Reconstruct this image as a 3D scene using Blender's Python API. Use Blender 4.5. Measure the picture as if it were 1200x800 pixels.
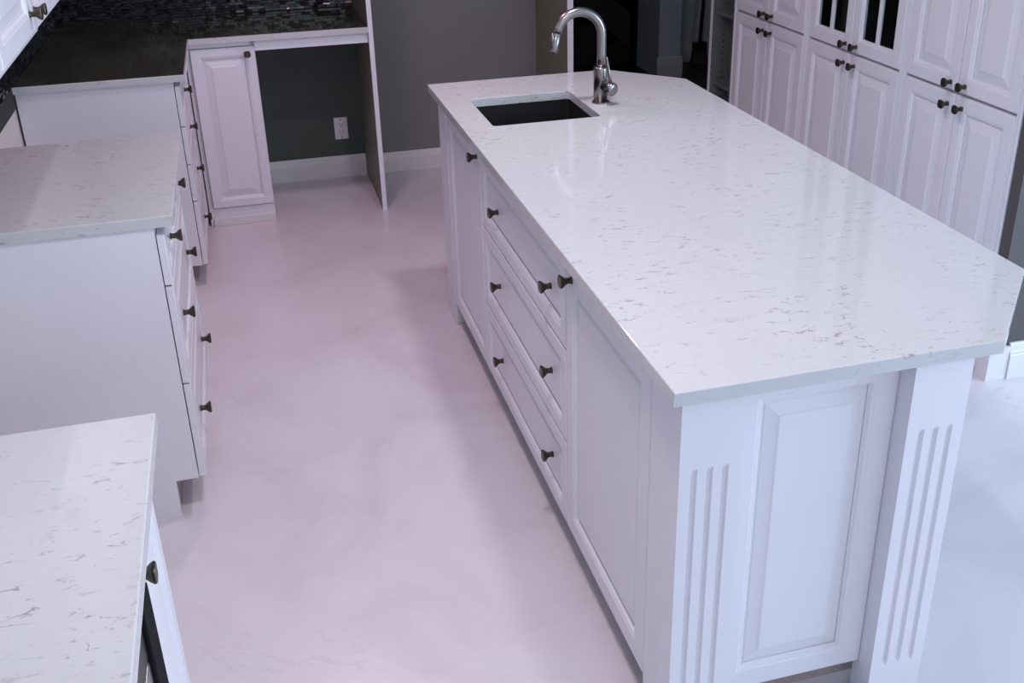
import bpy, bmesh, math, random
from mathutils import Vector, Matrix
random.seed(7)
S = bpy.context.scene
C = S.collection
for o in list(bpy.data.objects):
    bpy.data.objects.remove(o)

# ------------------------------------------------------------------ camera
r = Vector((0.96321285, -0.2680786, -0.01883787))
u = Vector((0.1302266, 0.40429108, 0.90531197))
fw = Vector((0.23507878, 0.87446131, -0.42432933))
cd = bpy.data.cameras.new('camera')
cam = bpy.data.objects.new('camera', cd)
C.objects.link(cam)
cam.matrix_world = Matrix((( r.x, u.x, -fw.x, -0.65096894),
                           ( r.y, u.y, -fw.y, -1.48262253),
                           ( r.z, u.z, -fw.z, 1.8513128),
                           (0, 0, 0, 1)))
cd.sensor_width = 36.0
cd.lens = 36.0 * 1240.5584 / 1200.0
cd.shift_x = -(624.4229 - 600.0) / 1200.0
cd.shift_y = (351.184 - 400.0) / 1200.0
cd.clip_start = 0.02
S.camera = cam

# ------------------------------------------------------------------ world, lights, exposure
w = bpy.data.worlds.new('world')
S.world = w
w.use_nodes = True
w.node_tree.nodes['Background'].inputs[0].default_value = (0.80, 0.86, 1.0, 1)
w.node_tree.nodes['Background'].inputs[1].default_value = 0.2
S.view_settings.view_transform = 'Standard'
S.view_settings.look = 'None'
S.view_settings.gamma = 1.0
S.view_settings.use_curve_mapping = False
S.view_settings.exposure = 0.0


def area(name, loc, target, sx, sy, power, col, shape='RECTANGLE'):
    l = bpy.data.lights.new(name, 'AREA')
    l.shape = shape
    l.size = sx
    l.size_y = sy
    l.energy = power
    l.color = col
    l.spread = math.radians(150) if shape == 'DISK' else math.pi
    o = bpy.data.objects.new(name, l)
    C.objects.link(o)
    o.location = loc
    d = Vector(target) - Vector(loc)
    o.rotation_euler = d.to_track_quat('-Z', 'Y').to_euler()
    return o


# recessed ceiling lamps, then a fill light added in the hall
area('ceiling_lamp_island', (0.28, 1.60, 2.57), (0.28, 1.60, 0), 0.18, 0.18, 10.8, (0.95, 0.95, 1.0), 'DISK')
area('ceiling_lamp_aisle', (-0.32, 0.15, 2.57), (-0.32, 0.15, 0), 0.30, 0.30, 15, (1.0, 0.92, 0.96), 'DISK')
area('ceiling_lamp_back', (-0.40, 2.75, 2.57), (-0.40, 2.75, 0), 0.24, 0.24, 10, (1.0, 0.60, 0.82), 'DISK')
area('hall_fill_light', (3.2, 5.0, 2.57), (3.2, 5.0, 0), 0.24, 0.24, 1.6, (0.80, 0.92, 1.0), 'DISK')  # added fill that lifts the dim hall walls
# daylight through the window in the right-hand wall and the one behind the camera
area('window_daylight_right', (3.85, -0.9, 1.45), (0.0, -0.3, 0.9), 2.4, 1.7, 142, (0.57, 0.80, 1.0))
area('window_daylight_rear', (0.6, -3.4, 1.6), (0.4, 2.0, 0.9), 2.6, 1.7, 31, (0.72, 0.82, 1.0))

# ------------------------------------------------------------------ materials
def mat(name, col, rough=0.5, metal=0.0, spec=0.5, coat=0.0):
    m = bpy.data.materials.new(name)
    m.use_nodes = True
    b = m.node_tree.nodes['Principled BSDF']
    b.inputs['Base Color'].default_value = (*col, 1)
    b.inputs['Roughness'].default_value = rough
    b.inputs['Metallic'].default_value = metal
    b.inputs['Specular IOR Level'].default_value = spec
    b.inputs['Coat Weight'].default_value = coat
    return m


def nd(m, t, **kw):
    n = m.node_tree.nodes.new(t)
    for k, v in kw.items():
        if k in n.inputs:
            n.inputs[k].default_value = v
        else:
            setattr(n, k, v)
    return n


def coords(m, scale=(1, 1, 1), rot=(0, 0, 0)):
    tc = nd(m, 'ShaderNodeTexCoord')
    mp = nd(m, 'ShaderNodeMapping')
    mp.inputs['Scale'].default_value = scale
    mp.inputs['Rotation'].default_value = rot
    # geometry position keeps one pattern across things that share a slab
    g = nd(m, 'ShaderNodeNewGeometry')
    m.node_tree.links.new(g.outputs['Position'], mp.inputs['Vector'])
    return mp


def ramp(m, pts):
    n = nd(m, 'ShaderNodeValToRGB')
    e = n.color_ramp.elements
    e[0].position, e[0].color = pts[0][0], (*pts[0][1], 1)
    e[1].position, e[1].color = pts[1][0], (*pts[1][1], 1)
    for p, c in pts[2:]:
        x = e.new(p)
        x.color = (*c, 1)
    return n


def mix(m, fac, a, b):
    n = m.node_tree.nodes.new('ShaderNodeMix')
    n.data_type = 'RGBA'
    L = m.node_tree.links
    if isinstance(fac, float):
        n.inputs['Factor'].default_value = fac
    else:
        L.new(fac, n.inputs['Factor'])
    for s, v in ((6, a), (7, b)):
        if isinstance(v, tuple):
            n.inputs[s].default_value = (*v, 1)
        else:
            L.new(v, n.inputs[s])
    return n.outputs[2]


def math_node(m, op, a, b=None):
    n = nd(m, 'ShaderNodeMath', operation=op)
    for i, v in enumerate((a, b)):
        if v is None:
            continue
        if isinstance(v, (int, float)):
            n.inputs[i].default_value = v
        else:
            m.node_tree.links.new(v, n.inputs[i])
    return n.outputs[0]


def bump(m, height, strength, dist):
    b = nd(m, 'ShaderNodeBump')
    b.inputs['Strength'].default_value = strength
    b.inputs['Distance'].default_value = dist
    m.node_tree.links.new(height, b.inputs['Height'])
    m.node_tree.links.new(b.outputs[0], m.node_tree.nodes['Principled BSDF'].inputs['Normal'])


def paint(name, col, rough=0.4, orange=0.02):
    m = mat(name, col, rough)
    mp = coords(m)
    n = nd(m, 'ShaderNodeTexNoise', Scale=180.0, Detail=2.0)
    m.node_tree.links.new(mp.outputs[0], n.inputs['Vector'])
    bump(m, n.outputs['Fac'], orange, 0.002)
    n2 = nd(m, 'ShaderNodeTexNoise', Scale=3.0, Detail=3.0)
    m.node_tree.links.new(mp.outputs[0], n2.inputs['Vector'])
    o = mix(m, n2.outputs['Fac'], tuple(c * 0.97 for c in col), tuple(min(1, c * 1.03) for c in col))
    m.node_tree.links.new(o, m.node_tree.nodes['Principled BSDF'].inputs['Base Color'])
    return m


M = {}
M['white'] = paint('white_cabinet_paint', (0.74, 0.715, 0.76), 0.36)
M['trim'] = paint('white_trim_paint', (0.72, 0.68, 0.70), 0.42)
M['green'] = paint('grey_green_wall_paint', (0.205, 0.200, 0.195), 0.55, 0.06)  # wall green lifted so the alcove reads as better lit
M['shadegreen'] = paint('shaded_green_wall_paint', (0.060, 0.075, 0.063), 0.55, 0.06)  # deeper wall green with the knee-space shade put into its colour
M['olive'] = paint('olive_panel_paint', (0.19, 0.19, 0.135), 0.5)
M['offwhite'] = paint('off_white_wall_paint', (0.62, 0.58, 0.56), 0.6)
M['ceil'] = paint('ceiling_paint', (0.78, 0.76, 0.78), 0.8)
M['darkwall'] = paint('dark_grey_wall_paint', (0.085, 0.072, 0.074), 0.5, 0.05)
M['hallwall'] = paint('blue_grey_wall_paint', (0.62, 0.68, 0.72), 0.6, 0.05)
M['halldark'] = paint('hall_gloom_and_tile_backing', (0.012, 0.011, 0.011), 0.6)  # darkness of the unlit hall put into the colour; also backs the tiles
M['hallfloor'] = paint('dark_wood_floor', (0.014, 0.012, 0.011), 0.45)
M['black'] = mat('black_plastic', (0.012, 0.012, 0.013), 0.4)
M['matteblack'] = mat('matte_black', (0.008, 0.008, 0.009), 0.8, 0.0, 0.1)
M['gap'] = mat('dark_gap', (0.05, 0.045, 0.045), 0.8)
M['bronze'] = mat('dark_bronze_metal', (0.075, 0.065, 0.045), 0.34, 0.85)
M['nickel'] = mat('brushed_nickel', (0.27, 0.25, 0.245), 0.28, 1.0)
M['steel'] = mat('stainless_steel', (0.45, 0.45, 0.47), 0.35, 1.0)
M['sink'] = mat('black_composite', (0.012, 0.012, 0.013), 0.45)
M['plate'] = mat('white_plastic', (0.78, 0.74, 0.78), 0.35)
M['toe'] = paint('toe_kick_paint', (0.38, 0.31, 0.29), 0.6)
M['shelf'] = paint('grey_melamine', (0.13, 0.14, 0.13), 0.5)
M['dim'] = mat('cabinet_interior_shade', (0.01, 0.01, 0.011), 0.7)  # shade inside the glazed cabinet, put into the colour

# white quartz with short grey-brown wisps
def quartz(name, base, dark):
    m = mat(name, base, 0.07, 0.0, 0.5)
    L = m.node_tree.links
    mp = coords(m, (1.0, 1.0, 1.0), (0, 0, 0.35))
    ms = coords(m, (0.75, 1.55, 1.55), (0, 0, 0.25))
    n1 = nd(m, 'ShaderNodeTexNoise', Scale=27.0, Detail=3.0, Roughness=0.6, Distortion=0.35)
    L.new(ms.outputs[0], n1.inputs['Vector'])
    line = math_node(m, 'ABSOLUTE', math_node(m, 'SUBTRACT', n1.outputs['Fac'], 0.5))
    thin = ramp(m, [(0.0, (1, 1, 1)), (0.034, (0, 0, 0))])
    L.new(line, thin.inputs[0])
    n2 = nd(m, 'ShaderNodeTexNoise', Scale=34.0, Detail=2.0, Roughness=0.55)
    L.new(ms.outputs[0], n2.inputs['Vector'])
    msk = ramp(m, [(0.52, (0, 0, 0)), (0.62, (1, 1, 1))])
    L.new(n2.outputs['Fac'], msk.inputs[0])
    n3 = nd(m, 'ShaderNodeTexNoise', Scale=7.0, Detail=3.0)
    L.new(mp.outputs[0], n3.inputs['Vector'])
    cl = ramp(m, [(0.40, (0.12, 0.12, 0.12)), (0.62, (1, 1, 1))])
    L.new(n3.outputs['Fac'], cl.inputs[0])
    fac = math_node(m, 'MULTIPLY', math_node(m, 'MULTIPLY', thin.outputs[0], msk.outputs[0]), cl.outputs[0])
    cloud = mix(m, n3.outputs['Fac'], tuple(c * 0.97 for c in base), tuple(min(1, c * 1.03) for c in base))
    out = mix(m, math_node(m, 'MULTIPLY', fac, 0.72), cloud, dark)
    L.new(out, m.node_tree.nodes['Principled BSDF'].inputs['Base Color'])
    return m


M['quartz'] = quartz('white_quartz', (0.555, 0.545, 0.555), (0.17, 0.13, 0.125))

# dark polished top
m = mat('polished_dark_stone', (0.020, 0.020, 0.016), 0.06, 0.0, 0.6)
mp = coords(m)
n = nd(m, 'ShaderNodeTexNoise', Scale=2.2, Detail=3.0)
m.node_tree.links.new(mp.outputs[0], n.inputs['Vector'])
rp = ramp(m, [(0.35, (0.022, 0.028, 0.018)), (0.7, (0.055, 0.062, 0.045))])
m.node_tree.links.new(n.outputs['Fac'], rp.inputs[0])
m.node_tree.links.new(rp.outputs[0], m.node_tree.nodes['Principled BSDF'].inputs['Base Color'])
M['darktop'] = m
M['mosaic'] = mat('glossy_black_glass_tile', (0.006, 0.006, 0.008), 0.16, 0.0, 0.6)

# trowelled, sealed cement floor
m = mat('pale_microcement', (0.62, 0.56, 0.60), 0.30, 0.0, 0.45)
L = m.node_tree.links
mp = coords(m)
a = nd(m, 'ShaderNodeTexNoise', Scale=1.6, Detail=6.0, Roughness=0.62, Distortion=1.3)
L.new(mp.outputs[0], a.inputs['Vector'])
ra = ramp(m, [(0.30, (0.585, 0.53, 0.57)), (0.50, (0.655, 0.605, 0.65)), (0.72, (0.69, 0.645, 0.69))])
L.new(a.outputs['Fac'], ra.inputs[0])
b2 = nd(m, 'ShaderNodeTexNoise', Scale=1.1, Detail=7.0, Roughness=0.66, Distortion=2.2)
L.new(mp.outputs[0], b2.inputs['Vector'])
cr = ramp(m, [(0.0, (1, 1, 1)), (0.012, (0, 0, 0))])
L.new(math_node(m, 'ABSOLUTE', math_node(m, 'SUBTRACT', b2.outputs['Fac'], 0.47)), cr.inputs[0])
c2 = nd(m, 'ShaderNodeTexNoise', Scale=1.3, Detail=2.0)
L.new(mp.outputs[0], c2.inputs['Vector'])
cm = ramp(m, [(0.52, (0, 0, 0)), (0.66, (1, 1, 1))])
L.new(c2.outputs['Fac'], cm.inputs[0])
fac = math_node(m, 'MULTIPLY', math_node(m, 'MULTIPLY', cr.outputs[0], cm.outputs[0]), 0.22)
L.new(mix(m, fac, ra.outputs[0], (0.30, 0.26, 0.27)), m.node_tree.nodes['Principled BSDF'].inputs['Base Color'])
bump(m, a.outputs['Fac'], 0.05, 0.01)
M['floor'] = m

m = mat('cabinet_glass', (0.02, 0.02, 0.022), 0.03, 0.0, 0.5)
bs = m.node_tree.nodes['Principled BSDF']
bs.inputs['Base Color'].default_value = (0.9, 0.95, 0.95, 1)
bs.inputs['Transmission Weight'].default_value = 1.0
bs.inputs['IOR'].default_value = 1.1
M['glass'] = m

# ------------------------------------------------------------------ mesh helpers
def obj(name, bm, material, parent=None, loc=(0, 0, 0), rz=0.0, smooth=False):
    me = bpy.data.meshes.new(name)
    bmesh.ops.recalc_face_normals(bm, faces=bm.faces)
    bm.to_mesh(me)
    bm.free()
    if smooth:
        for p in me.polygons:
            p.use_smooth = True
    me.materials.append(M[material] if isinstance(material, str) else material)
    o = bpy.data.objects.new(name, me)
    C.objects.link(o)
    o.location = loc
    o.rotation_euler = (0, 0, rz)
    if parent:
        o.parent = parent
    return o


def tag(o, label, cat, group=None):
    o['label'] = label
    o['category'] = cat
    if group:
        o['group'] = group
    return o


def thing(name, label, cat, loc=(0, 0, 0), group=None):
    o = bpy.data.objects.new(name, None)
    o.empty_display_size = 0.1
    C.objects.link(o)
    o.location = loc
    return tag(o, label, cat, group)


def struct(o):
    o['kind'] = 'structure'
    return o


def box(bm, x0, x1, y0, y1, z0, z1, bevel=0.0):
    vs = [bm.verts.new((x, y, z)) for z in (z0, z1) for y in (y0, y1) for x in (x0, x1)]
    fs = [bm.faces.new([vs[i] for i in f]) for f in
          ((0, 2, 3, 1), (4, 5, 7, 6), (0, 1, 5, 4), (2, 6, 7, 3), (0, 4, 6, 2), (1, 3, 7, 5))]
    if bevel:
        es = list({e for f in fs for e in f.edges})
        bmesh.ops.bevel(bm, geom=es, offset=bevel, segments=2, profile=0.5, affect='EDGES')
    return bm


def boxbm(*a, bevel=0.0):
    return box(bmesh.new(), *a, bevel=bevel)


def bobj(name, ext, material, parent=None, bevel=0.0, org=None):
    """box given by world extents; org = location of the parent thing"""
    x0, x1, y0, y1, z0, z1 = ext
    l = Vector((x0, y0, z0))
    bm = boxbm(0, x1 - x0, 0, y1 - y0, 0, z1 - z0, bevel=bevel)
    return obj(name, bm, material, parent, l - Vector(org) if org is not None else l)


def rings(loops, cap_first=False, cap_last=True):
    bm = bmesh.new()
    rr = [[bm.verts.new(p) for p in lp] for lp in loops]
    n = len(rr[0])
    for a, b in zip(rr, rr[1:]):
        for i in range(n):
            bm.faces.new((a[i], a[(i + 1) % n], b[(i + 1) % n], b[i]))
    if cap_first:
        bm.faces.new(rr[0])
    if cap_last:
        bm.faces.new(rr[-1])
    return bm


def rect(wd, h, ins, y):
    return [(ins, y, ins), (wd - ins, y, ins), (wd - ins, y, h - ins), (ins, y, h - ins)]


def frame_bm(wd, h, s, t=0.02, open_back=False):
    pr = [(0, t), (0, 0.003), (0.0015, 0.0008), (0.004, 0), (s - 0.014, 0), (s - 0.011, 0.002),
          (s - 0.006, 0.0025), (s - 0.002, 0.0075), (s, 0.009), (s, 0.012)]
    if open_back:
        pr = pr + [(s, t), (0, t)]
    bm = rings([rect(wd, h, i, y) for i, y in pr], cap_first=not open_back, cap_last=False)
    return bm


def panel_bm(wd, h, s, flat=False):
    q = min(0.028, (min(wd, h) - 2 * s) * 0.22)
    if flat:
        pr = [(s - 0.002, 0.0125), (s + 0.004, 0.0125), (s + q * 0.45, 0.0075), (s + q * 0.5, 0.006), (s + q * 0.6, 0.006)]
    else:
        pr = [(s - 0.002, 0.0125), (s + 0.006, 0.0125), (s + 0.008, 0.011), (s + 0.008 + q * 0.9, 0.0045),
              (s + 0.008 + q, 0.002), (s + 0.012 + q, 0.0015)]
    return rings([rect(wd, h, i, y) for i, y in pr])


KPROF = [(0.0085, 0.0), (0.0085, 0.002), (0.0068, 0.004), (0.0066, 0.013), (0.0085, 0.017), (0.0125, 0.022),
         (0.0150, 0.0265), (0.0155, 0.029), (0.0140, 0.031)]


def knob_mesh():
    N = 20
    loops = []
    for rad, d in KPROF:
        lp = []
        for i in range(N):
            a = 2 * math.pi * i / N
            c, s = math.cos(a), math.sin(a)
            k = (abs(c) ** 3.2 + abs(s) ** 3.2) ** (-1 / 3.2)
            lp.append((rad * k * c, -d, rad * k * s))
        loops.append(lp)
    return rings(loops, True, True)


_k = obj('knob', knob_mesh(), 'bronze', smooth=False)
KNOB = _k.data
bpy.data.objects.remove(_k)


def knob(parent, x, z):
    o = bpy.data.objects.new('knob', KNOB)
    C.objects.link(o)
    o.parent = parent
    o.location = (x, 0, z)
    return o


def front(name, parent, org, at, rz, wd, h, s=0.055, knobs=(), flat=False, material='white'):
    """door or drawer front: frame mesh + raised_panel + knobs; `at` = lower corner of its outer face (world)"""
    f = obj(name, frame_bm(wd, h, s), material, parent, Vector(at) - Vector(org), rz)
    obj('raised_panel', panel_bm(wd, h, s, flat), material, f)
    for kx, kz in knobs:
        knob(f, kx, kz)
    return f


def lathe(profile, n=32):
    """profile of (radius, z)"""
    return rings([[(rad * math.cos(2 * math.pi * i / n), rad * math.sin(2 * math.pi * i / n), z) for i in range(n)]
                  for rad, z in profile], True, True)


def tube(path, rad, n=20, cap=True):
    """round tube along a list of points; rad = number or list"""
    P = [Vector(p) for p in path]
    rads = rad if isinstance(rad, (list, tuple)) else [rad] * len(P)
    t0 = (P[1] - P[0]).normalized()
    ref = Vector((0, 1, 0)) if abs(t0.y) < 0.9 else Vector((1, 0, 0))
    loops = []
    for i, p in enumerate(P):
        a = P[max(i - 1, 0)]
        b = P[min(i + 1, len(P) - 1)]
        t = (b - a).normalized()
        e1 = ref - t * ref.dot(t)
        e1.normalize()
        e2 = t.cross(e1)
        ref = e1
        loops.append([tuple(p + (e1 * math.cos(2 * math.pi * k / n) + e2 * math.sin(2 * math.pi * k / n)) * rads[i]) for k in range(n)])
    return rings(loops, cap, cap)


def slab_bm(outer, z0, z1, hole=None, bev=0.0025):
    bm = bmesh.new()
    def loop(pts):
        vs = [bm.verts.new((x, y, z1)) for x, y in pts]
        return [bm.edges.new((vs[i], vs[(i + 1) % len(vs)])) for i in range(len(vs))]
    es = loop(outer)
    if hole:
        es += loop(hole)
    res = bmesh.ops.triangle_fill(bm, use_beauty=True, use_dissolve=False, edges=es)
    faces = list(bm.faces)
    bmesh.ops.dissolve_limit(bm, angle_limit=0.01, verts=bm.verts, edges=bm.edges) if not hole else None
    faces = list(bm.faces)
    ext = bmesh.ops.extrude_face_region(bm, geom=faces)
    vs = [g for g in ext['geom'] if isinstance(g, bmesh.types.BMVert)]
    bmesh.ops.translate(bm, vec=(0, 0, z0 - z1), verts=vs)
    bm.normal_update()
    bmesh.ops.recalc_face_normals(bm, faces=bm.faces)
    if bev:
        ed = [e for e in bm.edges if len(e.link_faces) == 2 and e.calc_face_angle(0) > 0.5
              and not (abs(e.verts[0].co.z - z0) < 1e-6 and abs(e.verts[1].co.z - z0) < 1e-6)]
        ed = [e for e in ed if abs(e.verts[0].co.z - z1) < 1e-6 and abs(e.verts[1].co.z - z1) < 1e-6]
        bmesh.ops.bevel(bm, geom=ed, offset=bev, segments=2, profile=0.5, affect='EDGES')
    return bm


R90 = math.pi / 2
# ------------------------------------------------------------------ the room
XW = -1.515          # left wall face
YB = 4.22            # back wall face
CZ = 2.60
struct(bobj('floor', (-1.65, 4.15, -3.65, 4.4, -0.06, 0.0), 'floor'))
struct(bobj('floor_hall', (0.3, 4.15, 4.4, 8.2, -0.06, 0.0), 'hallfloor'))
struct(bobj('ceiling', (-1.65, 4.15, -3.65, 8.2, CZ, CZ + 0.08), 'ceil'))
wl = struct(bobj('wall_left', (-1.65, XW, -3.65, 4.34, 0, CZ), 'offwhite'))
wb = struct(bobj('wall_back', (XW, -0.050, YB, 4.34, 0, CZ), 'shadegreen'))
struct(bobj('wall_alcove', (-0.050, 0.97, YB, 4.34, 0, CZ), 'green'))
# rear and right walls have window openings that let the daylight in
rw = struct(bobj('wall_rear', (-1.515, 4.0, -3.65, -3.53, 0, 0.7), 'offwhite'))
bobj('wall_upper', (-1.515, 4.0, -3.65, -3.53, 2.45, CZ), 'offwhite', rw, org=(-1.515, -3.65, 0))
bobj('wall_pier', (-1.515, -0.75, -3.65, -3.53, 0.7, 2.45), 'offwhite', rw, org=(-1.515, -3.65, 0))
bobj('wall_pier', (1.95, 4.0, -3.65, -3.53, 0.7, 2.45), 'offwhite', rw, org=(-1.515, -3.65, 0))
rt = struct(bobj('wall_right', (4.0, 4.12, -3.65, 1.21, 0, 0.55), 'offwhite'))
bobj('wall_upper', (4.0, 4.12, -3.65, 1.21, 2.35, CZ), 'offwhite', rt, org=(4.0, -3.65, 0))
bobj('wall_pier', (4.0, 4.12, -3.65, -2.15, 0.55, 2.35), 'offwhite', rt, org=(4.0, -3.65, 0))
bobj('wall_pier', (4.0, 4.12, 0.35, 1.21, 0.55, 2.35), 'offwhite', rt, org=(4.0, -3.65, 0))
# dark wall closing off the end of the pantry, facing the camera
struct(bobj('wall_side', (1.706, 4.12, 1.215, 1.262, 0, CZ), 'darkwall'))
struct(bobj('wall_pantry', (2.34, 2.46, 1.262, 3.66, 0, CZ), 'green'))


def baseboard(name, ext, axis, parent=None):
    """moulded skirting: two stepped profiles"""
    x0, x1, y0, y1, h = ext
    bm = bmesh.new()
    if axis == 'y':      # runs along x, faces -y
        pr = [(y1, 0), (y0, 0), (y0, h * 0.66), (y0 + 0.003, h * 0.69), (y0 + 0.003, h * 0.74), (y0 + 0.006, h * 0.80),
              (y0 + 0.008, h * 0.93), (y0 + 0.011, h), (y1, h)]
        a = [bm.verts.new((x0, p, z)) for p, z in pr]
        b = [bm.verts.new((x1, p, z)) for p, z in pr]
    else:                # runs along y, faces -x
        pr = [(x1, 0), (x0, 0), (x0, h * 0.66), (x0 + 0.003, h * 0.69), (x0 + 0.003, h * 0.74), (x0 + 0.006, h * 0.80),
              (x0 + 0.008, h * 0.93), (x0 + 0.011, h), (x1, h)]
        a = [bm.verts.new((p, y0, z)) for p, z in pr]
        b = [bm.verts.new((p, y1, z)) for p, z in pr]
    k = len(pr)
    for i in range(k):
        bm.faces.new((a[i], a[(i + 1) % k], b[(i + 1) % k], b[i]))
    bm.faces.new(a)
    bm.faces.new(b)
    return struct(obj(name, bm, 'trim'))


baseboard('baseboard_back', (-0.59, -0.062, YB - 0.018, YB, 0.118), 'y')
baseboard('baseboard_alcove', (-0.038, 0.934, YB - 0.018, YB, 0.108), 'y')
baseboard('baseboard_side', (1.776, 4.0, 1.197, 1.215, 0.135), 'y')
struct(bobj('trim_1', (1.694, 1.7755, 1.203, 1.2145, 0, 0.125), 'trim'))
struct(bobj('trim_2', (1.694, 1.7055, 1.2145, 1.262, 0, 0.125), 'trim'))

# hall seen past the pantry
struct(bobj('wall_hall', (2.285, 2.455, 5.76, 6.2, 0, CZ), 'hallwall'))
struct(bobj('wall_far', (2.455, 4.12, 6.2, 6.32, 0, CZ), 'hallwall'))
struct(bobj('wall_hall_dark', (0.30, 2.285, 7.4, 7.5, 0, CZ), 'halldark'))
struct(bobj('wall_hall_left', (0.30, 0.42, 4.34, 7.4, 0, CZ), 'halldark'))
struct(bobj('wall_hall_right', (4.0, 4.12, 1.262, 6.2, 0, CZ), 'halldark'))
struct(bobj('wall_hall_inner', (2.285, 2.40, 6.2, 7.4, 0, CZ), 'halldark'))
baseboard('baseboard_hall', (2.27, 2.47, 5.742, 5.76, 0.15), 'y')
baseboard('baseboard_far', (2.455, 4.0, 6.182, 6.2, 0.15), 'y')

# staircase skirt in the dark opening
st = thing('staircase', 'dark staircase side sloping down in the unlit opening behind the island', 'staircase', (1.0, 6.3, 0))
bm = bmesh.new()
pts = [(0.42, 1.62), (1.27, 0.98), (1.27, 0.72), (0.42, 1.36)]
a = [bm.verts.new((x, 0, z)) for x, z in pts]
b = [bm.verts.new((x, 0.04, z)) for x, z in pts]
for i in range(4):
    bm.faces.new((a[i], a[(i + 1) % 4], b[(i + 1) % 4], b[i]))
bm.faces.new(a)
bm.faces.new(b)
obj('skirt_board', bm, mat('dark_stained_wood', (0.03, 0.025, 0.022), 0.5), st, (0, 0, -0.6))
for i in range(6):
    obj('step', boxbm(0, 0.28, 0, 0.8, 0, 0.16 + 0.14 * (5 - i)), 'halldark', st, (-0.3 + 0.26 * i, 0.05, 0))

# leaning broom
br = thing('broom', 'dark long handled broom leaning against the wall in the hall beyond the pantry', 'broom', (2.76, 6.10, 0))
obj('handle', tube([(0.0, 0.0, 0.16), (0.06, 0.05, 0.9), (0.11, 0.065, 1.45)], 0.014, 12), 'black', br)
obj('brush_head', boxbm(-0.055, 0.055, -0.03, 0.03, 0.10, 0.17, bevel=0.012), 'black', br)
obj('bristles', rings([[(-0.05, -0.022, 0.11), (0.05, -0.022, 0.11), (0.05, 0.022, 0.11), (-0.05, 0.022, 0.11)],
                       [(-0.065, -0.03, 0.0), (0.065, -0.03, 0.0), (0.065, 0.03, 0.0), (-0.065, 0.03, 0.0)]], True, True), 'gap', br)
# ------------------------------------------------------------------ dark mosaic backsplash (a part of each wall)
def mosaic(parent, org, along, a0, a1, plane, z0, z1):
    """many narrow upright glass sticks with slightly uneven faces, joined: too small to pick apart"""
    bm = bmesh.new()
    rng = random.Random(11 if along == 'x' else 5)
    z = z0
    while z < z1 - 0.005:
        h = 0.013
        p = a0
        while p < a1 - 0.004:
            wd = min(rng.uniform(0.012, 0.045), a1 - p)
            t = rng.uniform(0.005, 0.009)
            tu, tv = (rng.gauss(0, 0.02), rng.gauss(0, 0.03)) if rng.random() < 0.66 else (rng.gauss(0.05, 0.06), rng.gauss(-0.55, 0.10))
            vs = []
            for (i, k) in ((0, 0), (1, 0), (1, 1), (0, 1)):
                d = t + (i - 0.5) * wd * tu + (k - 0.5) * h * tv
                q, zz = p + 0.001 + i * (wd - 0.002), z + 0.001 + k * (h - 0.002)
                vs.append(((q, plane - d, zz), (q, plane - 0.0005, zz)) if along == 'x' else ((plane + d, q, zz), (plane + 0.0005, q, zz)))
            f = [bm.verts.new(Vector(v[0]) - Vector(org)) for v in vs]
            g = [bm.verts.new(Vector(v[1]) - Vector(org)) for v in vs]
            bm.faces.new(f)
            for i in range(4):
                bm.faces.new((f[i], f[(i + 1) % 4], g[(i + 1) % 4], g[i]))
            p += wd
        z += h
    o = obj('mosaic_tiles', bm, 'mosaic', parent)
    o['kind'] = 'stuff'
    o['label'] = 'glossy black mosaic tiles'
    return o


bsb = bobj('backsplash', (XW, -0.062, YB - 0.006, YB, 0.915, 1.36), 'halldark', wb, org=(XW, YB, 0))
mosaic(bsb, (XW, YB - 0.006, 0.915), 'x', XW + 0.012, -0.064, YB - 0.006, 0.918, 1.34)
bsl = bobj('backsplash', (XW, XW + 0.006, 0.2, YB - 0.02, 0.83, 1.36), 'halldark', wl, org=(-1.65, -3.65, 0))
mosaic(bsl, (XW, 0.2, 0.83), 'y', 1.9, YB - 0.03, XW + 0.006, 0.918, 1.32)

# wall outlet in the knee space
ou = thing('wall_outlet', 'white duplex wall outlet on the dark green wall under the desk counter', 'outlet', (-0.18, YB, 0.27))
obj('cover_plate', boxbm(-0.036, 0.036, -0.006, 0, -0.060, 0.060, bevel=0.002), 'plate', ou)
for s in (-1, 1):
    rc = obj('receptacle', boxbm(-0.017, 0.017, -0.0085, -0.004, s * 0.020 - 0.0145, s * 0.020 + 0.0145, bevel=0.002), 'plate', ou)
    for dx in (-0.0075, 0.0075):
        obj('slot', boxbm(dx - 0.0018, dx + 0.0018, -0.0092, -0.0082, s * 0.020 - 0.001, s * 0.020 + 0.008), 'black', rc)
    obj('ground_hole', boxbm(-0.003, 0.003, -0.0092, -0.0082, s * 0.020 - 0.010, s * 0.020 - 0.005), 'black', rc)
for s in (-1, 1):
    obj('screw', boxbm(-0.003, 0.003, -0.0072, -0.0055, s * 0.048 - 0.003, s * 0.048 + 0.003), 'gap', ou)

# ------------------------------------------------------------------ tall end panels of the fridge alcove
for nm, lab, x0, x1, y0 in (('end_panel', 'tall thin panel with white front edge closing the desk counter', -0.060, -0.040, 3.600),
                            ('end_panel', 'tall olive panel with white front edge beside the dark opening behind the faucet', 0.930, 0.958, 3.622)):
    t = thing(nm, lab, 'panel', (x0, y0, 0))
    bobj('side_board', (x0, x1, y0 + 0.004, YB - 0.001, 0.0, 2.45), 'olive', t, org=(x0, y0, 0))
    bobj('edge_strip', (x0 - 0.001, x1 + 0.001, y0, y0 + 0.004, 0.0, 2.45), 'white', t, org=(x0, y0, 0))

# ------------------------------------------------------------------ left-hand base cabinets
ZT = 0.886
FX = -0.903          # outer face of the drawer fronts (face +x)

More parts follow.
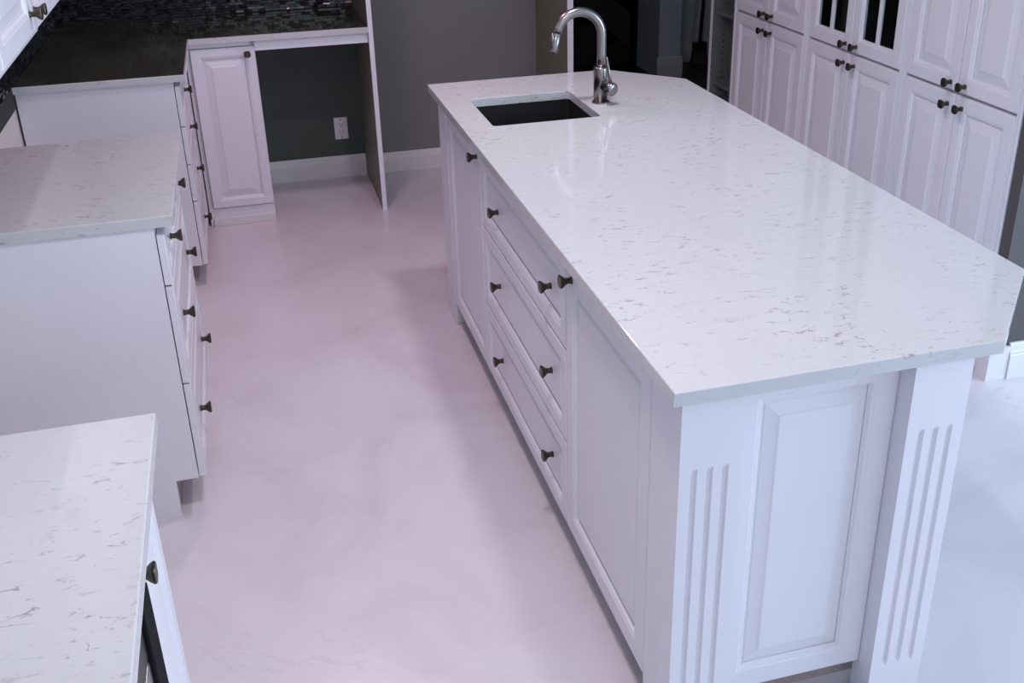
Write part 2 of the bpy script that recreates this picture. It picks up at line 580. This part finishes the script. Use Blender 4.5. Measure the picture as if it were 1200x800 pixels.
def base_body(t, org, y0, y1, z0=0.105):
    bobj('body', (XW + 0.009, -0.926, y0, y1, z0, ZT - 0.001), 'white', t, org=org)
    bobj('side_panel', (XW + 0.009, -0.990, y0, y0 + 0.018, 0.0, z0), 'white', t, org=org)
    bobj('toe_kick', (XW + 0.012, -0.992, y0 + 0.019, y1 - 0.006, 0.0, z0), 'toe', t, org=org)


# middle unit: three drawers, two knobs each
org = (-1.2, 1.226, 0)
t = thing('base_cabinet', 'white base cabinet with three two-knob drawers and a bare bright side panel', 'cabinet', org)
base_body(t, org, 1.226, 2.012, 0.118)
for z0, z1, kz in ((0.722, 0.862, 0.80), (0.427, 0.716, 0.568), (0.122, 0.421, 0.255)):
    front('drawer', t, org, (FX, 1.228, z0), R90, 0.780, z1 - z0, 0.045, [(0.155, kz - z0), (0.62, kz - z0)])
# far unit: stack of four drawers
org = (-1.2, 2.905, 0)
t = thing('base_cabinet', 'white base cabinet with a stack of four single-knob drawers in the far corner', 'cabinet', org)
base_body(t, org, 2.905, 3.60, 0.095)
for z0, z1, kz in ((0.700, 0.862, 0.782), (0.542, 0.695, 0.622), (0.384, 0.537, 0.435), (0.098, 0.379, 0.210)):
    front('drawer', t, org, (FX, 2.907, z0), R90, 0.60, z1 - z0, 0.04, [(0.285, kz - z0)])
bobj('filler_strip', (-0.926, FX - 0.001, 3.510, 3.621, 0.098, 0.862), 'white', t, org=org)
# nearest unit: one door
org = (-1.2, -0.17, 0)
t = thing('base_cabinet', 'white base cabinet with one knob under the nearest countertop at the left', 'cabinet', org)
base_body(t, org, -0.17, 0.185)
front('door', t, org, (FX, -0.168, 0.108), R90, 0.350, 0.755, 0.055, [(0.045, 0.722)])
# appliance between them
org = (-1.2, -0.77, 0)
t = thing('dishwasher', 'dark fronted dishwasher under the nearest countertop at the left edge', 'dishwasher', org)
bobj('body', (XW + 0.02, -0.93, -0.770, -0.175, 0.10, ZT - 0.002), 'black', t, org=org)
bobj('door', (-0.93, -0.885, -0.768, -0.250, 0.12, 0.78), 'steel', t, 0.004, org=org)
bobj('door_edge', (-0.93, -0.878, -0.250, -0.178, 0.12, 0.86), 'matteblack', t, 0.003, org=org)
bobj('control_strip', (-0.93, -0.885, -0.768, -0.250, 0.785, 0.862), 'black', t, 0.004, org=org)

# countertops along the left wall
XL = -0.874
for y0, y1, lab in ((-1.32, 0.207, 'white speckled quartz countertop at the near left corner of the view'),
                    (1.219, 2.019, 'white speckled quartz countertop over the three-drawer cabinet at the left')):
    o = obj('countertop', slab_bm([(XW + 0.008, y0), (XL, y0), (XL, y1), (XW + 0.008, y1)], ZT, 0.915), 'quartz')
    tag(o, lab, 'countertop')

# L-shaped far counter: white edge, dark polished top
org = (-1.2, 2.88, ZT)
t = thing('countertop', 'L-shaped corner countertop with dark glossy top and white front edge', 'countertop', org)
Lp = [(XW + 0.008, 2.878), (XL, 2.878), (XL, 3.604), (-0.061, 3.604), (-0.061, YB - 0.012), (XW + 0.008, YB - 0.012)]
o = obj('slab', slab_bm(Lp, ZT, 0.912), 'quartz', t, -Vector(org))
Ls = [(XW + 0.010, 2.884), (XL - 0.006, 2.884), (XL - 0.006, 3.610), (-0.062, 3.610), (-0.062, YB - 0.014), (XW + 0.010, YB - 0.014)]
o = obj('top_surface', slab_bm(Ls, 0.9115, 0.9152, bev=0.0), 'darktop', t, -Vector(org))
o['label'] = 'dark glossy top surface'
bobj('apron', (-0.588, -0.062, 3.622, 3.642, 0.838, ZT), 'white', t, org=org)

# corner unit with one door, next to the knee space
org = (-0.74, 3.63, 0)
t = thing('base_cabinet', 'white base cabinet with one raised panel door beside the desk knee space', 'cabinet', org)
bobj('body', (-0.90, -0.588, 3.645, YB - 0.002, 0.085, ZT - 0.001), 'white', t, org=org)
bobj('top_rail', (-0.888, -0.612, 3.624, 3.645, 0.866, ZT - 0.001), 'white', t, org=org)
bobj('plinth', (-0.90, -0.588, 3.632, 3.70, 0.0, 0.088), 'white', t, org=org)
bobj('plinth_strip', (-0.886, -0.590, 3.618, 3.632, 0.0, 0.042), 'trim', t, 0.003, org=org)
front('door', t, org, (-0.878, 3.622, 0.092), 0.0, 0.288, 0.768, 0.05, [(0.253, 0.737)])

# ------------------------------------------------------------------ upper wall cabinet at the far left
org = (XW, 0.60, 1.335)
t = thing('wall_cabinet', 'white wall cabinet with raised panel doors in the top left corner', 'cabinet', org)
bobj('body', (XW + 0.008, -1.182, 0.60, 2.15, 1.340, 2.35), 'white', t, org=org)
bobj('light_rail', (-1.200, -1.182, 0.60, 1.735, 1.310, 1.340), 'white', t, 0.003, org=org)
for y0, y1, kx in ((0.602, 1.075, 0.04), (1.08, 1.560, 0.445), (1.565, 2.148, 0.035)):
    front('door', t, org, (-1.160, y0, 1.337), R90, y1 - y0, 1.0, 0.06, [(kx, 0.05)])

# ------------------------------------------------------------------ pantry wall on the right
PX = 1.70
RAIL = 0.922
units = ((1.268, 1.925, False, 'white pantry cabinet at the near right end with solid raised panel doors'),
         (1.925, 2.647, True, 'white pantry cabinet in the middle with dark glazed upper doors'),
         (2.647, 3.355, False, 'white pantry cabinet at the far end next to the open shelf unit'))


def glazed(t, org, at, wd, h):
    s = 0.06
    f = obj('glazed_door', frame_bm(wd, h, s, 0.02, True), 'white', t, Vector(at) - Vector(org), -R90)
    # mullions and panes
    cols, rows = 2, 3
    pw = (wd - 2 * s) / cols
    ph = (h - 2 * s) / rows
    obj('mullion', boxbm(wd / 2 - 0.011, wd / 2 + 0.011, 0.004, 0.016, s - 0.002, h - s + 0.002, bevel=0.002), 'white', f)
    for rr in range(1, rows):
        if rr > 0:
            obj('mullion', boxbm(s - 0.002, wd - s + 0.002, 0.005, 0.016, s + rr * ph - 0.011, s + rr * ph + 0.011, bevel=0.002), 'white', f)
    for c in range(cols):
        for rr in range(rows):
            obj('pane', boxbm(s + c * pw + 0.002, s + (c + 1) * pw - 0.002, 0.010, 0.013, s + rr * ph + 0.002, s + (rr + 1) * ph - 0.002), 'glass', f)
    return f


for y0, y1, gl, lab in units:
    org = (PX, y0, 0)
    t = thing('pantry_cabinet', lab, 'cabinet', org, 'pantry cabinets along the right wall')
    if gl:
        bobj('body', (PX + 0.022, 2.338, y0, y1, 0.09, RAIL + 0.01), 'white', t, org=org)
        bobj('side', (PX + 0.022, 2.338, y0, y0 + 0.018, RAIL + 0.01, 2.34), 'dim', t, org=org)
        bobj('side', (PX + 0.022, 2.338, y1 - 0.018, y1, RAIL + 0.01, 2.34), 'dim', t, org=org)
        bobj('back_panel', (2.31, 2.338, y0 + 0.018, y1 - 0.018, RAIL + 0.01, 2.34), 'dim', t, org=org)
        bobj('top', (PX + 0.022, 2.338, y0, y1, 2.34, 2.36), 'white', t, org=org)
        bobj('bottom_shade_sheet', (PX + 0.03, 2.31, y0 + 0.018, y1 - 0.018, RAIL + 0.010, RAIL + 0.014), 'dim', t, org=org)  # dark sheet over the white bottom, standing in for interior shade
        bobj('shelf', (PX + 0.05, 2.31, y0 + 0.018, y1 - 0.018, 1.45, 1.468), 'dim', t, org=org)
    else:
        bobj('body', (PX + 0.022, 2.338, y0, y1, 0.09, 2.36), 'white', t, org=org)
    bobj('plinth', (PX + 0.03, 2.338, y0, y1, 0.0, 0.09), 'white', t, org=org)
    g = 0.022                       # fluted filler strips between units
    for yy in (y0, y1 - g):
        f = bobj('filler_strip', (PX + 0.004, PX + 0.022, yy, yy + g, 0.09, 2.36), 'white', t, 0.002, org=org)
        for q in (0.25, 0.75):
            obj('bead', tube([(-0.0005, g * q, 0.0), (-0.0005, g * q, 2.27)], 0.0035, 8), 'white', f)
    wd = (y1 - y0 - 2 * g - 0.003) / 2
    for k in range(2):
        ya = y1 - g - k * (wd + 0.003)          # start of the door; local +x runs towards -y
        kx = wd - 0.038 if k == 0 else 0.038
        front('door', t, org, (PX, ya, 0.10), -R90, wd, RAIL - 0.005 - 0.10, 0.058, [(kx, RAIL - 0.045 - 0.10)])
        if gl:
            d = glazed(t, org, (PX, ya, RAIL + 0.005), wd, 1.40)
            knob(d, kx, 0.026)
        else:
            front('door', t, org, (PX, ya, RAIL + 0.005), -R90, wd, 1.40, 0.058, [(kx, 0.026)])
    # moulded joint between lower and upper doors
# open shelf unit past the pantry
org = (PX, 3.356, 0)
t = thing('shelf_unit', 'narrow open shelf unit with peg holes at the far end of the pantry', 'shelf', org)
bobj('side_board', (PX + 0.004, 2.33, 3.357, 3.372, 0.0, 2.36), 'shelf', t, org=org)
fsb = bobj('side_board', (PX + 0.004, 2.33, 3.605, 3.623, 0.0, 2.36), 'shelf', t, org=org)
bobj('edge_strip', (PX, PX + 0.004, 3.603, 3.625, 0.0, 2.36), 'trim', t, org=org)
bobj('back_board', (2.318, 2.33, 3.372, 3.605, 0.0, 2.36), 'shelf', t, org=org)
for z in (0.10, 0.50, 0.86, 1.25, 1.65, 2.05):
    bobj('shelf_board', (PX + 0.02, 2.318, 3.372, 3.605, z, z + 0.018), 'shelf', t, org=org)
bm = bmesh.new()
for xx in (0.07, 0.43):
    for i in range(60):
        z = 0.14 + i * 0.032
        box(bm, xx - 0.0035, xx + 0.0035, -0.0012, 0.0, z - 0.0035, z + 0.0035)
o = obj('peg_holes', bm, 'black', t, Vector((PX, 3.605, 0)) - Vector(org))
o['kind'] = 'stuff'

# ------------------------------------------------------------------ the island
IX = 0.030          # outer face of doors and drawers (face -x)
org = (0.33, 1.19, 0)
t = thing('kitchen_island', 'large white kitchen island cabinet with drawers, doors and fluted front posts', 'island', org)
bm = bmesh.new()          # carcass: solid runs before and after the sink bay, floor and back rail round it
for e in ((IX + 0.021, 0.632, 0.098, 1.70, 0.088, ZT - 0.001), (IX + 0.021, 0.632, 2.16, 2.345, 0.088, ZT - 0.001),
          (IX + 0.021, 0.632, 1.70, 2.16, 0.088, 0.62), (IX + 0.021, IX + 0.04, 1.70, 2.16, 0.62, ZT - 0.001),
          (0.50, 0.632, 1.70, 2.16, 0.62, ZT - 0.001)):
    box(bm, *e)
obj('body', bm, 'white', t, -Vector(org))
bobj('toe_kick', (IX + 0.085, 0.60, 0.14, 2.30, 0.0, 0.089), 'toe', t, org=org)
# left face, local +x runs towards -y
z0, z1 = 0.092, 0.862
front('door', t, org, (IX, 2.200, z0), -R90, 0.532, z1 - z0, 0.06, [(0.532 - 0.036, 0.835 - z0)], True)
front('door', t, org, (IX, 0.742, z0), -R90, 0.562, z1 - z0, 0.065, [(0.048, 0.832 - z0)], True)
for a, b, kz in ((0.622, 0.862, 0.742), (0.350, 0.616, 0.498), (0.092, 0.344, 0.236)):
    front('drawer', t, org, (IX, 1.660, a), -R90, 0.910, b - a, 0.052, [(0.228, kz - a), (0.790, kz - a)], True)
bobj('side_post', (IX, IX + 0.024, 0.0975, 0.176, 0.0, ZT - 0.001), 'white', t, 0.002, org=org)
bobj('side_post', (IX - 0.002, IX + 0.06, 2.206, 2.345, 0.0, ZT - 0.001), 'white', t, 0.003, org=org)


def pilaster(wd, dp, h, grooves, zb, zt):
    xs = [0.0]
    dep = [0.0]
    for c in grooves:
        xs += [c - 0.0065, c - 0.003, c + 0.003, c + 0.0065]
        dep += [0, 1, 1, 0]
    xs.append(wd)
    dep.append(0)
    zs = [(0, 0), (zb, 0), (zb + 0.012, 1), (zt - 0.012, 1), (zt, 0), (h, 0)]
    bm = bmesh.new()
    G = [[bm.verts.new((x, d * f * 0.006, z)) for x, d in zip(xs, dep)] for z, f in zs]
    for a, b in zip(G, G[1:]):
        for i in range(len(xs) - 1):
            bm.faces.new((a[i], a[i + 1], b[i + 1], b[i]))
    bk = [bm.verts.new(p) for p in ((0, dp, 0), (wd, dp, 0), (wd, dp, h), (0, dp, h))]
    bm.faces.new(bk)
    bm.faces.new([g[0] for g in G] + [bk[3], bk[0]])
    bm.faces.new([g[-1] for g in G] + [bk[2], bk[1]])
    bm.faces.new(G[0] + [bk[1], bk[0]])
    bm.faces.new(G[-1] + [bk[2], bk[3]])
    return bm


fy = 0.031
obj('fluted_post', pilaster(0.128, 0.066, ZT - 0.001, [0.030, 0.062, 0.094], 0.11, 0.724), 'white', t, Vector((IX, fy, 0)) - Vector(org))
obj('fluted_post', pilaster(0.128, 0.066, ZT - 0.001, [0.033, 0.065, 0.097], 0.11, 0.722), 'white', t, Vector((0.510, fy, 0)) - Vector(org))
# framed end panel between the posts
front('end_panel', t, org, (0.158, 0.077, 0.092), 0.0, 0.352, 0.782, 0.062, [], False)

# island worktop with clipped outer corners and sink cut-out
def rrect(x0, x1, y0, y1, rad, n=5):
    pts = []
    for cx, cy, a0 in ((x1 - rad, y1 - rad, 0), (x0 + rad, y1 - rad, 90), (x0 + rad, y0 + rad, 180), (x1 - rad, y0 + rad, 270)):
        for i in range(n + 1):
            a = math.radians(a0 + 90 * i / n)
            pts.append((cx + rad * math.cos(a), cy + rad * math.sin(a)))
    return pts


poly = [(0, 0), (0.674, 0), (0.93, 0.27), (0.93, 2.14), (0.70, 2.381), (0, 2.381)]
SX0, SX1, SY0, SY1 = 0.100, 0.465, 1.752, 2.112
o = obj('countertop', slab_bm(poly, ZT, 0.915, rrect(SX0, SX1, SY0, SY1, 0.012)), 'quartz')
tag(o, 'large white speckled quartz worktop with clipped corners on the island', 'countertop')

# undermount sink
org = ((SX0 + SX1) / 2, (SY0 + SY1) / 2, 0.66)
t = thing('sink', 'black square undermount sink set in the island worktop', 'sink', org)
o0 = rrect(SX0 - 0.02, SX1 + 0.02, SY0 - 0.02, SY1 + 0.02, 0.02)
def L3(pts, z):
    return [(x, y, z) for x, y in pts]
loops = [L3(o0, ZT - 0.0005), L3(rrect(SX0 - 0.004, SX1 + 0.004, SY0 - 0.004, SY1 + 0.004, 0.014), ZT - 0.0005),
         L3(rrect(SX0 - 0.002, SX1 + 0.002, SY0 - 0.002, SY1 + 0.002, 0.016), 0.70),
         L3(rrect(SX0 + 0.018, SX1 - 0.018, SY0 + 0.018, SY1 - 0.018, 0.02), 0.675)]
loops = [L3(rrect(SX0 - 0.02, SX1 + 0.02, SY0 - 0.02, SY1 + 0.02, 0.02), 0.665)] + loops
bm = rings(loops, True, True)
obj('basin', bm, 'sink', t, -Vector(org))
obj('drain', lathe([(0.040, 0.0), (0.040, 0.003), (0.028, 0.003), (0.024, 0.001)]), 'steel', t, (0, 0.0, 0.0155))

# pull-down faucet
org = (0.519, 1.918, 0.915)
t = thing('faucet', 'brushed nickel gooseneck faucet standing beside the island sink', 'faucet', org)
obj('base_flange', lathe([(0.0300, 0.0), (0.0300, 0.0035), (0.0290, 0.0050), (0.0246, 0.0055)]), 'nickel', t, smooth=False)
o = obj('body', lathe([(0.0245, 0.0052), (0.0245, 0.118), (0.0235, 0.1225), (0.018, 0.124)], 40), 'nickel', t)
for p in o.data.polygons:
    p.use_smooth = len(p.vertices) == 4
cx, cz, rad = -0.0765, 0.232, 0.0785
path = [(0.002, 0, 0.120), (0.002, 0, 0.16), (0.002, 0, 0.20)]
for i in range(0, 19):
    a = math.radians(i * 168 / 18)
    path.append((cx + rad * math.cos(a), 0, cz + rad * math.sin(a)))
o = obj('spout', tube(path, 0.0158, 24), 'nickel', t)
for p in o.data.polygons:
    p.use_smooth = len(p.vertices) == 4
e = Vector(path[-1])
d = Vector((-0.208, 0, -0.978)).normalized()
o = obj('spray_head', tube([e, e + d * 0.002, e + d * 0.003, e + d * 0.050, e + d * 0.063, e + d * 0.067],
                           [0.0130, 0.0130, 0.0150, 0.0143, 0.0132, 0.0115], 24), 'nickel', t)
for p in o.data.polygons:
    p.use_smooth = len(p.vertices) == 4
bm = bmesh.new()
bmesh.ops.create_uvsphere(bm, u_segments=12, v_segments=8, radius=1.0)
bmesh.ops.scale(bm, vec=(0.006, 0.009, 0.018), verts=bm.verts)
pb = e + d * 0.02 + Vector((-0.0150, -0.004, 0.003))
obj('spray_button', bm, 'nickel', o, pb, smooth=True)
hd = Vector((0.42, -0.88, -0.12)).normalized()
h0 = Vector((0.006, -0.012, 0.060))
o = obj('handle_hub', tube([h0, h0 + hd * 0.022, h0 + hd * 0.023, h0 + hd * 0.046, h0 + hd * 0.050, h0 + hd * 0.052],
                           [0.019, 0.019, 0.0225, 0.0225, 0.020, 0.012], 28), 'nickel', t)
for p in o.data.polygons:
    p.use_smooth = len(p.vertices) == 4
k0 = h0 + hd * 0.036 + Vector((0.0, 0.0, 0.016))
obj('lever', tube([k0, k0 + Vector((-0.006, 0.0, 0.035)), k0 + Vector((-0.014, 0.002, 0.090))], [0.0058, 0.0048, 0.0036], 14), 'nickel', t, smooth=True)
